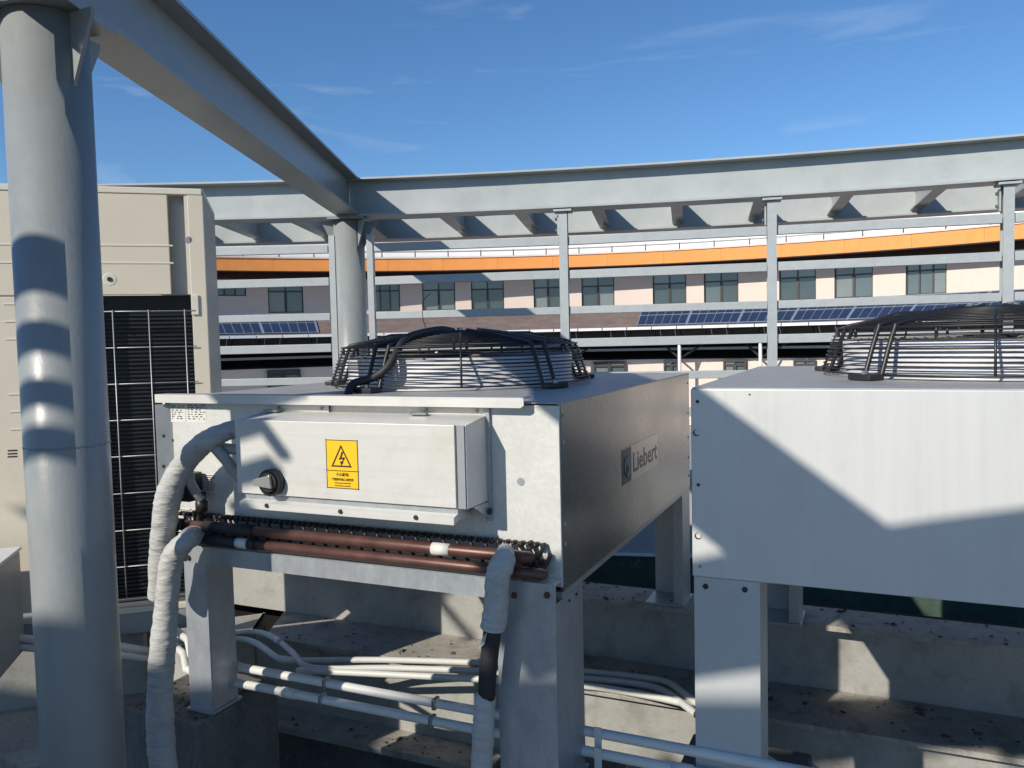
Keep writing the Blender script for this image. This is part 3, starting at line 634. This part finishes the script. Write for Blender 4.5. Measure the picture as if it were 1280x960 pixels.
# copper headers and return bends
YH = 2.325
def hz(z, u0, u1_, y=YH): return ony(u0, 670, y).x, ony(u1_, 690, y).x
for nm, z, y, ua, ub, r in (('header_pipe', -.690, YH, 217, 668, .0200), ('header_pipe', -.738, YH-.005, 212, 684, .0185)):
    xa, xb = ony(ua, 680, y).x, ony(ub, 690, y).x
    hp = MB().tube([(xa, y, z), (xb-.02, y, z), (xb-.006, y, z), (xb, y, z)], [r, r, r*.8, r*.4], 16).build(nm, 'copper', u1)
    for sa, sb in (((215, 232), (257, 318)) if z > -.7 else ((240, 296), (311, 320))):
        MB().tube([(ony(sa, 665, y).x, y, z), (ony(sb, 665, y).x, y, z)], r+.003, 16).build('insulation_sleeve', 'sleeve', hp)
    sa, sb = (541, 563) if z > -.7 else (296, 311)
    MB().tube([(ony(sa, 680, y).x, y, z), (ony(sb, 680, y).x, y, z)], r+.001, 16).build('pipe_label', 'sticker', hp)
m = MB(); x = -2.50; k = 0
while x < -.955:
    for zr, off in ((-.660, 0), (-.712, .012), (-.758, .006)):
        xx = x+off+random.uniform(-.002, .002); m.ball((xx, UY0-.028, zr), .0105, 6, (1, 2.2, 1)); 
        if (k+int(zr*-100)) % 2: m.tube([(xx, UY0-.04, zr), (xx+.012, UY0-.045, zr-.02), (xx+.02, UY0-.03, zr-.045)], .006, 5)
    x += .0262; k += 1
m.build('return_bends', 'darkcopper', u1, kind='stuff')
for i, (x, z) in enumerate(((-1.03, -.668), (-.985, -.672), (-1.01, -.70), (-.965, -.705), (-.985, -.735))):
    MB().tube(bez([(x-.022, UY0-.01, z), (x-.018, UY0-.045, z-.004), (x+.006, UY0-.06, z-.022), (x+.022, UY0-.045, z-.012), (x+.024, UY0-.01, z+.012)], 5), .0075, 7).build('return_bend', 'darkcopper', u1)
# electrical fitting and valve
vb = MB().box(U(240, 590).x, U(256, 590).x, UY0-.085, UY0-.012, U(245, 622).z, U(245, 588).z).build('valve_box', 'blackink', u1, bev=.006)
p = U(251, 620, UY0-.07); MB().tube([p+Vector((0, 0, .02)), p+Vector((0, 0, -.02)), p+Vector((0, .002, -.022)), p+Vector((0, .002, -.06))], [.019, .019, .023, .023], 10).build('cable_gland', 'black', u1)
p = U(247, 638, UY0-.06); MB().tube([p, p-Vector((0, 0, .09))], [.02, .013], 8).build('gland_nut', 'black', u1)
p = U(219, 645, UY0-.04); MB().tube([p+Vector((0, 0, .02)), p-Vector((0, 0, .06))], .012, 8).build('valve_stem', 'black', u1)

# wrapped hoses
def wrapped(name, pts, r, n=10, seg=24, step=.05):
    P = bez(pts, n*2); m = MB(); rs = []; acc = 0; seed = random.random()*10
    for i, p in enumerate(P):
        rr = (r(i/(len(P)-1)) if callable(r) else r)*.93
        rs.append(rr*(1+.018*math.sin(i*.5+seed)+random.uniform(-.009, .009)))
    # resample finer with overlap ridges
    Q = []; RS = []
    for i in range(len(P)-1):
        for k in range(4):
            f = k/4; Q.append(P[i].lerp(P[i+1], f)); RS.append(rs[i]*(1-f)+rs[i+1]*f)
    Q.append(P[-1]); RS.append(rs[-1]); m.tube(Q, RS, seg)
    n0 = len(m.v)
    for i in range(len(Q)):
        for k in range(seg):
            v = m.v[i*seg+k]; d = v-Q[i]; th = 2*math.pi*k/seg
            ph_ = (i*.030+th/(2*math.pi)*1.0+.35*math.sin(i*.05+seed)+.12*math.sin(2*th+i*.09)+seed) % 1.0
            m.v[i*seg+k] = Q[i]+d*(1+.055*ph_**3+.030*math.sin(2*th+i*.035+seed)+.012*math.sin(5*th-i*.11)+.008*math.sin(9*th+i*.31))
    return m
hs = thing('wrapped_hose', 'tape-wrapped hose arching from the control box down the left of the unit', 'hose', U(205, 960, 2.30), 'tape-wrapped hoses on the front of the condenser')
yA = 2.26
pts = [U(306, 537, 2.33), U(288, 538, 2.31), U(262, 549, yA), U(240, 568, yA), U(222, 592, yA), U(211, 620, yA), U(206, 650, yA), U(203, 690, yA+.02), U(201, 745, yA+.04)]
wrapped('hose', pts, lambda t: .034+.016*min(1, t*1.6)).build('hose_arch', 'wrap', hs)
pts = [U(244, 668, 2.30), U(233, 676, 2.235), U(215, 700, 2.21), U(208, 760, 2.20), U(202, 830, 2.18), U(200, 900, 2.16), U(206, 985, 2.14)]
wrapped('hose', pts, lambda t: .038+.013*min(1, t*1.25), 14).build('hose_trunk', 'wrap', hs)
br = thing('branch_hose', 'short ribbed branch hose curling behind the control box edge', 'hose', U(300, 598, 2.3), 'tape-wrapped hoses on the front of the condenser')
def ribbed(nm, pts, r, par_, m_='wrap'):
    P = bez(pts, 10); Q = []; RS = []
    for i in range(len(P)-1):
        for k in range(3): Q.append(P[i].lerp(P[i+1], k/3)); RS.append(r*(1.06 if (i*3+k) % 2 else .94))
    MB().tube(Q, RS, 14).build(nm, m_, par_)
ribbed('ribbed_hose', [U(270, 560, 2.28), U(281, 573, 2.29), U(293, 589, 2.31), U(310, 606, 2.34)], .021, br)
MB().tube(bez([U(278, 560, 2.31), U(295, 562, 2.33), U(312, 563, 2.35)], 5), .020, 14).build('smooth_hose', 'wrap', br)
br2 = thing('conduit_elbow', 'ribbed flexible conduit dropping into the black gland near the left edge', 'conduit', U(252, 620, 2.32), 'tape-wrapped hoses on the front of the condenser')
ribbed('ribbed_hose', [U(236, 588, 2.28), U(238, 602, 2.29), U(244, 614, 2.31), U(252, 624, 2.33)], .017, br2)
dh = thing('drop_hose', 'tape-wrapped hose with a black bare section hanging from the copper header', 'hose', U(600, 985, 2.2), 'tape-wrapped hoses on the front of the condenser')
yD = 2.245
wrapped('hose', [U(632, 686, 2.30), U(630, 700, 2.26), U(622, 722, yD), U(620, 760, yD), U(616, 785, yD)], lambda t: .025+.016*min(1, t*3)).build('upper_wrap', 'wrap', dh)
MB().tube(bez([U(616, 782, yD), U(613, 810, yD), U(610, 838, yD), U(608, 872, yD)], 6), .0285, 18).build('bare_sleeve', 'sleeve', dh)
wrapped('hose', [U(608, 866, yD), U(606, 880, yD), U(604, 915, yD), U(601, 985, yD)], lambda t: .028+.008*min(1, t*5)).build('lower_wrap', 'wrap', dh)
MB().prism([U(598, 812, yD-.03), U(603, 797, yD-.03), U(609, 790, yD-.03), U(606, 805, yD-.03)], (0, -.002, 0)).build('loose_tape', 'wrap', dh)
# ---- second unit
VX0, VX1, VY0, VY1 = -.532, 1.46, 2.60, 4.31; VZ1 = -.174; VZ0 = -.78
u2 = thing('condenser_unit', 'right condenser with plain brushed side crossed by a large diagonal shadow', 'condenser unit', ((VX0+VX1)/2, (VY0+VY1)/2, -1.46))
MB().box(VX0, VX1, VY0, VY0+.012, VZ0, VZ1).build('side_panel', 'brushed', u2, bev=.003)
MB().box(VX0+.001, VX0+.012, VY0+.0125, VY1, VZ0, VZ1-.001).build('end_panel', 'panel', u2)
MB().box(VX1-.012, VX1, VY0+.0125, VY1, VZ0, VZ1-.001).build('end_panel', 'panel', u2)
MB().box(VX0+.0125, VX1-.0125, VY1-.012, VY1, VZ0, VZ1-.001).build('side_panel', 'brushed', u2)
MB().box(VX0+.003, VX1-.003, VY0+.006, VY1-.004, VZ1+.0002, VZ1+.004).build('top_panel', 'top', u2)
MB().box(VX0+.02, VX1-.02, VY0+.02, VY1-.02, VZ0+.02, VZ0+.1).build('coil_block', 'coil', u2)
fan_guard(u2, .41, 3.50, VZ1+.004, -96)
for u_, v_ in ((872, 541), (874, 670)):
    p = ony(u_, v_, VY0); MB().tube([p+Vector((-.004, -.0003, 0)), p+Vector((-.004, -.0025, 0))], .0105, 14, smooth=False).build('oval_hole', 'blackink', u2)
    MB().tube([p+Vector((-.001, -.0026, .002)), p+Vector((-.001, -.0032, .002))], .0085, 14, smooth=False).build('hole_light', 'beigelt', u2)
for u_, v_ in ((872, 502), (937, 493), (873, 606), (875, 708)): bolt(u2, ony(u_, v_, VY0), (0, -1, 0), .006 if v_ > 500 else .003, 'bolt' if v_ > 700 else 'blackink', .002)
lo = leg(-.528, -.322, VY0+.002, VY0+.19, VZ0-.001, -1.46, 'legw', u2)
for u_, v_ in ((882, 733), (931, 737)): bolt(u2, ony(u_, v_, VY0+.002), (0, -1, 0), .010, 'blackink', .002)
leg(1.24, 1.44, VY0+.002, VY0+.19, VZ0-.001, -1.46, 'legw', u2)
leg(-.528, -.322, VY1-.2, VY1-.01, VZ0-.001, -1.42, 'galv', u2, open_side=2); leg(1.24, 1.44, VY1-.2, VY1-.01, VZ0-.001, -1.42, 'galv', u2)
# ================================================================ BEIGE CABINET (outdoor unit)
XA = Vector((.767, .641, 0)); YA = Vector((-.641, .767, 0)); PA = ony(253, 236, 3.0); PA = Vector((PA.x, PA.y, 0))
ZAT, ZAB = .748, -1.37
def on_plane(u, v, off=0.):
    r = ray(u, v); n = -YA; q = PA+YA*off; t = (n.dot(q))/(n.dot(r)); return r*t
def A(u, v, off=0.): q = on_plane(u, v, off); return (q-PA).dot(XA), q.z
ac = thing('outdoor_cabinet', 'tall beige outdoor air conditioning cabinet behind the near column', 'air conditioner', PA-XA*.75+YA*.4+Vector((0, 0, ZAB)))
def abox(s0, s1, d0, d1, z0, z1): return MB().ob(PA+XA*(s0+s1)/2+YA*(d0+d1)/2+Vector((0, 0, (z0+z1)/2)), XA*(s1-s0)/2, YA*(d1-d0)/2, Vector((0, 0, (z1-z0)/2)))
AW = .97
sR = A(235, 300)[0]; zS = A(200, 368)[1]; sL = A(128, 420)[0]; sC = A(236, 420)[0]; zBo = A(175, 758)[1]; zt1 = A(120, 232)[1]
abox(-AW, -.004, .0, .02, ZAT-.030, ZAT).build('top_trim', 'beigelt', ac, bev=.004)
abox(-AW, 0, .0201, .75, ZAT-.02, ZAT-.001).build('top_cover', 'beige', ac)
up = abox(-AW, sR-.085, .004, .022, zS, ZAT-.031).build('upper_panel', 'beige', ac, bev=.003)
zz = A(160, 307)[1]; sE = A(216, 307)[0]
for v in (307, 329): z = A(160, v)[1]; abox(-AW+.05, sE, .0015, .0039, z-.002, z+.006).build('pressed_rib', 'beigelt', up, bev=.001)
abox(sR-.084, sR, .05, .06, zS-.0, ZAT-.031).build('recess_strip', 'grey', ac)
abox(sR-.012, sR+.001, .006, .049, zS, ZAT-.031).build('recess_edge', 'beigelt', ac)
abox(sR+.002, 0, .002, .022, ZAB+.1, ZAT-.031).build('corner_post', 'beige', ac, bev=.004)
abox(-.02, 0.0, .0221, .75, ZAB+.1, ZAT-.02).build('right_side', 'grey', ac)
q = on_plane(137, 349, .004); m = MB().tube([q+YA*.0, q-YA*.0016], [.030, .028], 20, smooth=False).build('screw_cup', 'beigelt', ac); MB().tube([q-YA*.0018, q-YA*.006], .011, 8, smooth=False).build('screw', 'blackink', m)
q = on_plane(236, 300, .006); MB().tube([q, q-YA*.004], [.018, .016], 16, smooth=False).build('screw_cup', 'grey', ac)
# left service panel with louvre slits and ribs
sLP = A(128, 500)[0]
sv = abox(-AW, sLP-.045, .004, .022, ZAB+.15, zS-.006).build('service_panel', 'beige', ac, bev=.003)
for v in (493, 515, 537, 380, 402, 424): z = A(15, v)[1]; s1 = A(27, v)[0]; abox(-AW+.1, s1+.03, .0012, .0039, z-.003, z+.004).build('pressed_rib', 'beigelt', sv, bev=.001)
for v in (563.5, 567.5, 571.2): q0 = A(9, v); q1 = A(21, v); abox(q0[0], q1[0], .0025, .0039, q0[1]-.003, q0[1]+.003).build('louvre_slit', 'blackink', sv)
abox(sLP-.044, sLP+.0, .01, .05, ZAB+.15, zS-.006).build('coil_post', 'beigelt', ac, bev=.002)
abox(sLP+.001, sR+.001, .09, .11, ZAB+.15, zS-.001).build('coil_back', 'coil', ac)
m = MB(); z = zBo+.01
while z < zS-.09: m.ob(PA+XA*(sLP+sR)/2+YA*.078+Vector((0, 0, z)), XA*(sR-sLP)/2*.98, YA*.008, Vector((0, 0, .0045))); z += .0195
m.build('coil_tubes', 'fin', ac, kind='stuff')
abox(sLP+.001, sR-.0, .0701, .0749, zS-.085, zS-.001).build('coil_header', 'coil', ac)
vz = [A(u_, 390)[0] for u_ in (141, 186, 231)]
zs_ = [A(180, v)[1] for v in (389, 434, 479, 524, 569, 615, 661, 706, 748)]
for s_ in vz: MB().tube([PA+XA*s_+Vector((0, 0, zs_[0]+.006))-YA*.012, PA+XA*s_+Vector((0, 0, zs_[-1]))-YA*.012], .0026, 6).build('guard_wire', 'guardwire', ac)
for z in zs_: MB().tube([PA+XA*(sLP-.02)+Vector((0, 0, z))-YA*.006, PA+XA*(sR+.02)+Vector((0, 0, z))-YA*.006], .0026, 6).build('guard_wire', 'guardwire', ac)
abox(sR+.002, sR+.035, -.006, .001, zs_[0]-.02, zs_[0]+.075).build('guard_clip', 'beigelt', ac, bev=.002)
abox(sLP-.03, sLP-.008, .0, .009, zs_[0]-.012, zs_[0]+.085).build('guard_clip', 'beigelt', ac, bev=.002)
for z in (zs_[0], zs_[4]): q = PA+XA*(sLP-.019)+Vector((0, 0, z)); MB().tube([q+YA*.01, q-YA*.015], .011, 10, smooth=False).build('rubber_plug', 'blackink', ac)
abox(-AW, 0, -.004, .03, ZAB+.10, zBo-.001 if zBo-.001 > ZAB+.1 else ZAB+.15).build('base_rail', 'beige', ac, bev=.003)
abox(-AW, -.01, .0, .7, ZAB, ZAB+.099).build('base_skirt', 'grey', ac, bev=.003)
abox(-AW, -.021, .73, .75, ZAB+.1, ZAT-.02).build('rear_panel', 'beige', ac)
# ================================================================ GIRDERS, LEDGES, PEDESTALS
gd = thing('steel_girder', 'long cream-grey girder running behind both condenser units', 'girder', (-.5, 4.30, -2.8))
MB().box(-7, 6, 4.16, 4.44, -1.455, -1.43).build('top_flange', 'ledge', gd)
MB().box(-7, 6, 4.285, 4.315, -1.80, -1.4555).build('web', 'beam', gd)
q = [onz(350, 765, -1.80), onz(325, 790, -1.80)]
MB().prism([(-3.62, 4.284, -1.825), (6, 4.284, -1.825), (6, 3.86, -1.825), (-3.42, 3.86, -1.825)], (0, 0, .025)).build('lower_flange', 'ledge', gd)
MB().box(-7, 6, 3.92, 3.95, -2.25, -1.8255).build('lower_web', 'beam', gd)
MB().box(-4.6, 6, 3.70, 4.25, -2.29, -2.2505).build('bottom_flange', 'ledge', gd)
MB().box(-4.6, 6, 3.8, 3.9, -2.8, -2.291).build('bearing_wall', 'concrete', gd)
MB().box(-7, 6, 4.5, 4.6, -2.8, -1.47).build('rear_wall', 'dark', gd)
MB().prism([(-3.35, 3.919, -1.826), (-3.05, 3.919, -1.826), (-3.05, 3.919, -2.05)], (0, -.015, 0)).build('stiffener', 'beam', gd)
# short plate left of the girder end
sp_ = thing('support_beam', 'short dusty flange end beside the diagonal gap left of the girder', 'beam', onz(300, 775, -1.80))
P4 = [onz(180, 818, -1.8), onz(180, 786, -1.8), onz(332, 766, -1.8), onz(317, 789, -1.8)]
MB().prism(P4, (0, 0, -.03)).build('flange', 'ledge', sp_)
c4 = (P4[2]+P4[3])/2; MB().prism([P4[2], P4[3], P4[3]-Vector((0, 0, .3)), P4[2]-Vector((0, 0, .3))], (-.02, 0, 0)).build('end_web', 'beam', sp_)
# curb below the beige cabinet
cu = thing('concrete_curb', 'pale concrete curb with stained edge below the beige cabinet', 'curb', PA-XA*.9-YA*.35+Vector((0, 0, -2.8)))
abox(-2.6, -.34, -.32, .9, -1.80, -1.72).build('curb_top', 'ledge', cu)
abox(-2.6, -.36, -.28, .9, -2.8, -1.801).build('curb_face', 'beam', cu)
MB().ob(PA-XA*.93+YA*.2+Vector((0, 0, -1.545)), XA*.55, YA*.06, Vector((0, 0, .1745))).build('bearer', 'beam', cu)
MB().ob(PA-XA*.93+YA*.6+Vector((0, 0, -1.545)), XA*.55, YA*.06, Vector((0, 0, .1745))).build('bearer', 'beam', cu)
def pedestal(label, x0, x1, y0, y1, z, seed):
    random.seed(seed); b = bmesh.new(); vs = []
    t = thing('concrete_pedestal', label, 'pedestal', ((x0+x1)/2, (y0+y1)/2, -2.8), 'concrete pedestals under the unit legs')
    m = MB().box(x0, x1, y0, y1, -2.8, z).build('block', 'concrete', t, bev=.012)
    return t
pedestal('dark stained concrete pedestal under the left front leg', -2.86, -2.42, 2.34, 2.80, -1.492, 1)
pedestal('rough concrete pedestal beneath the front leg nearest the centre', -1.22, -.80, 2.28, 2.73, -1.492, 2)
t = pedestal('concrete pedestal behind the leg of the right condenser', -.70, -.22, 2.66, 3.40, -1.70, 3)
MB().box(-.56, -.28, 2.595, 2.83, -2.8, -1.475).build('block', 'concrete', t, bev=.01)
pedestal('concrete pedestal under the far right leg of the right condenser', 1.15, 1.55, 2.5, 3.0, -1.475, 4)
# ================================================================ CONDUITS
g1 = 'white conduits along the floor'
for i, (z, y) in enumerate(((-1.362, 2.60), (-1.418, 2.572))):
    t = thing('conduit', ['upper of two straight white conduits crossing the foreground', 'lower of two straight white conduits crossing the foreground'][i], 'conduit', (-1.5, y, z), g1)
    MB().tube([(-3.35, y+.38, z-.0), (-2.9, y+.16, z), (-2.75, y+.03, z), (-2.6, y, z), (-1, y, z), (1.8, y-.02, z)], .0175, 14).build('pipe', 'pvc', t)
    for x in ((-2.52, -1.0) if i == 0 else (-2.2, -.6)): MB().tube([(x, y, z), (x+.07, y, z)], .0205, 14).build('coupling', 'pvc', t)
    for xk in (-2.0, -1.5): MB().box(xk-.008, xk+.008, y-.021, y+.021, z-.021, z+.021).build('saddle_clip', 'bolt', t, bev=.004)
    p = ony(750, 920 if i == 0 else 935, y); MB().box(p.x-.012, p.x+.012, y-.026, y-.018, z-.05, z+.03).build('clip', 'pvc', t)
rt = [[(200, 800), (265, 800), (300, 798), (322, 804), (350, 823), (372, 825), (480, 824), (627, 829), (727, 838), (800, 846), (834, 852), (855, 866), (900, 900), (940, 935), (985, 965), (1020, 985)],
      [(200, 793), (265, 794), (318, 789), (345, 798), (366, 815), (390, 834), (480, 834), (600, 838), (727, 847), (790, 853), (826, 861), (850, 876), (900, 916), (940, 950), (985, 975), (1020, 995)],
      [(371, 838), (418, 839), (600, 848), (727, 856), (790, 865), (850, 877), (865, 884)]]
for i, pl in enumerate(rt):
    t = thing('conduit', ['bent white conduit lying nearest the girder wall on the ledge', 'bent white conduit in the middle on the girder ledge', 'short white conduit lowest on the girder ledge'][i], 'conduit', onz(480, 830, -1.78), g1)
    z0 = -1.778; pts = []
    for u_, v_ in pl:
        dz = .0 if 340 < u_ < 840 else (.02)
        pts.append(onz(u_, v_+1, z0-.0 if u_ < 840 else (-1.72 if u_ < 880 else -1.668)))
    MB().tube(bez(pts, 4), .0175, 12).build('pipe', 'pvc', t)
    for u_ in ((352, 640) if i < 2 else (372,)):
        j = min(range(len(pl)), key=lambda k: abs(pl[k][0]-u_)); a = pts[j]; b_ = pts[min(j+1, len(pts)-1)]; d = (b_-a).normalized()
        MB().tube([a, a+d*.08], .0205, 12).build('coupling', 'pvc', t)
# left stubs and grey box
t = thing('conduit', 'pair-end white conduit leaving the grey box at the left edge', 'conduit', A and on_plane(40, 800, -.3), g1)
P0 = on_plane(14, 797, -.18); P1 = on_plane(60, 801, -.16); P2 = on_plane(150, 808, -.14); P3 = on_plane(215, 818, .0)
MB().tube([P0, P1, P2, P3], .018, 12).build('pipe', 'pvc', t); dz = Vector((0, 0, .038))
MB().tube([P0-dz, P1-dz, P2-dz, P3-dz], .018, 12).build('pipe', 'pvc', t)
gb = thing('junction_box', 'grey metal box with white lid at the far left edge', 'box', on_plane(-10, 830, -.35))
s0 = A(24, 684, -.12)[0]; zt_ = A(22, 684, -.12)[1]; zb_ = A(20, 812, -.12)[1]
abox(s0-.5, s0, -.50, -.12, zb_, zt_-.013).build('body', 'grey', gb, bev=.003); abox(s0-.51, s0+.006, -.51, -.11, zt_-.0125, zt_).build('lid', 'sticker', gb, bev=.002)
# weed between the parapet and the rear leg
wd = MB()
for k in range(46):
    b0 = onring(760+random.uniform(-32, 45), 708+random.uniform(-3, 6), C0, R0-.04); d = Vector((random.uniform(-1, 1), random.uniform(-.4, .2), random.uniform(-.6, 1))).normalized()*random.uniform(.02, .11)
    wd.tube([b0, b0+d*.5+Vector((0, 0, .01)), b0+d], .0014, 3)
tag(wd.build('dry_weed', 'plant'), 'dry weed tangle against the green parapet base', 'plant')
# grit and leaf scraps lying on the flanges and pedestal tops
gm = MB(); random.seed(11)
for k in range(600):
    z_, x_, y_ = random.choice(((-1.7995, random.uniform(-3.4, 1.6), random.uniform(3.88, 4.27)), (-1.4295, random.uniform(-1.8, 1.6), random.uniform(4.17, 4.43)), (-2.25, random.uniform(-3.2, 1.2), random.uniform(3.71, 3.9)), (-1.4915, random.uniform(-2.84, -2.44), random.uniform(2.36, 2.78))))
    a = random.uniform(0, 6.28); l_ = random.uniform(.003, .012) if random.random() < .93 else random.uniform(.015, .03); d = Vector((math.cos(a), math.sin(a), random.uniform(-.1, .1)))*l_; e = Vector((-d.y, d.x, 0))*random.uniform(.4, .8); p = Vector((x_, y_, z_+.002))
    gm.add([p-d-e, p+d-e*.6, p+d*.7+e, p-d*.6+e*.8, p+Vector((0, 0, l_*.5))], [(0, 1, 4), (1, 2, 4), (2, 3, 4), (3, 0, 4), (3, 2, 1, 0)])
tag(gm.build('debris', 'debrism', kind='stuff'), 'scattered grit and leaf scraps on the girder flanges', 'debris')
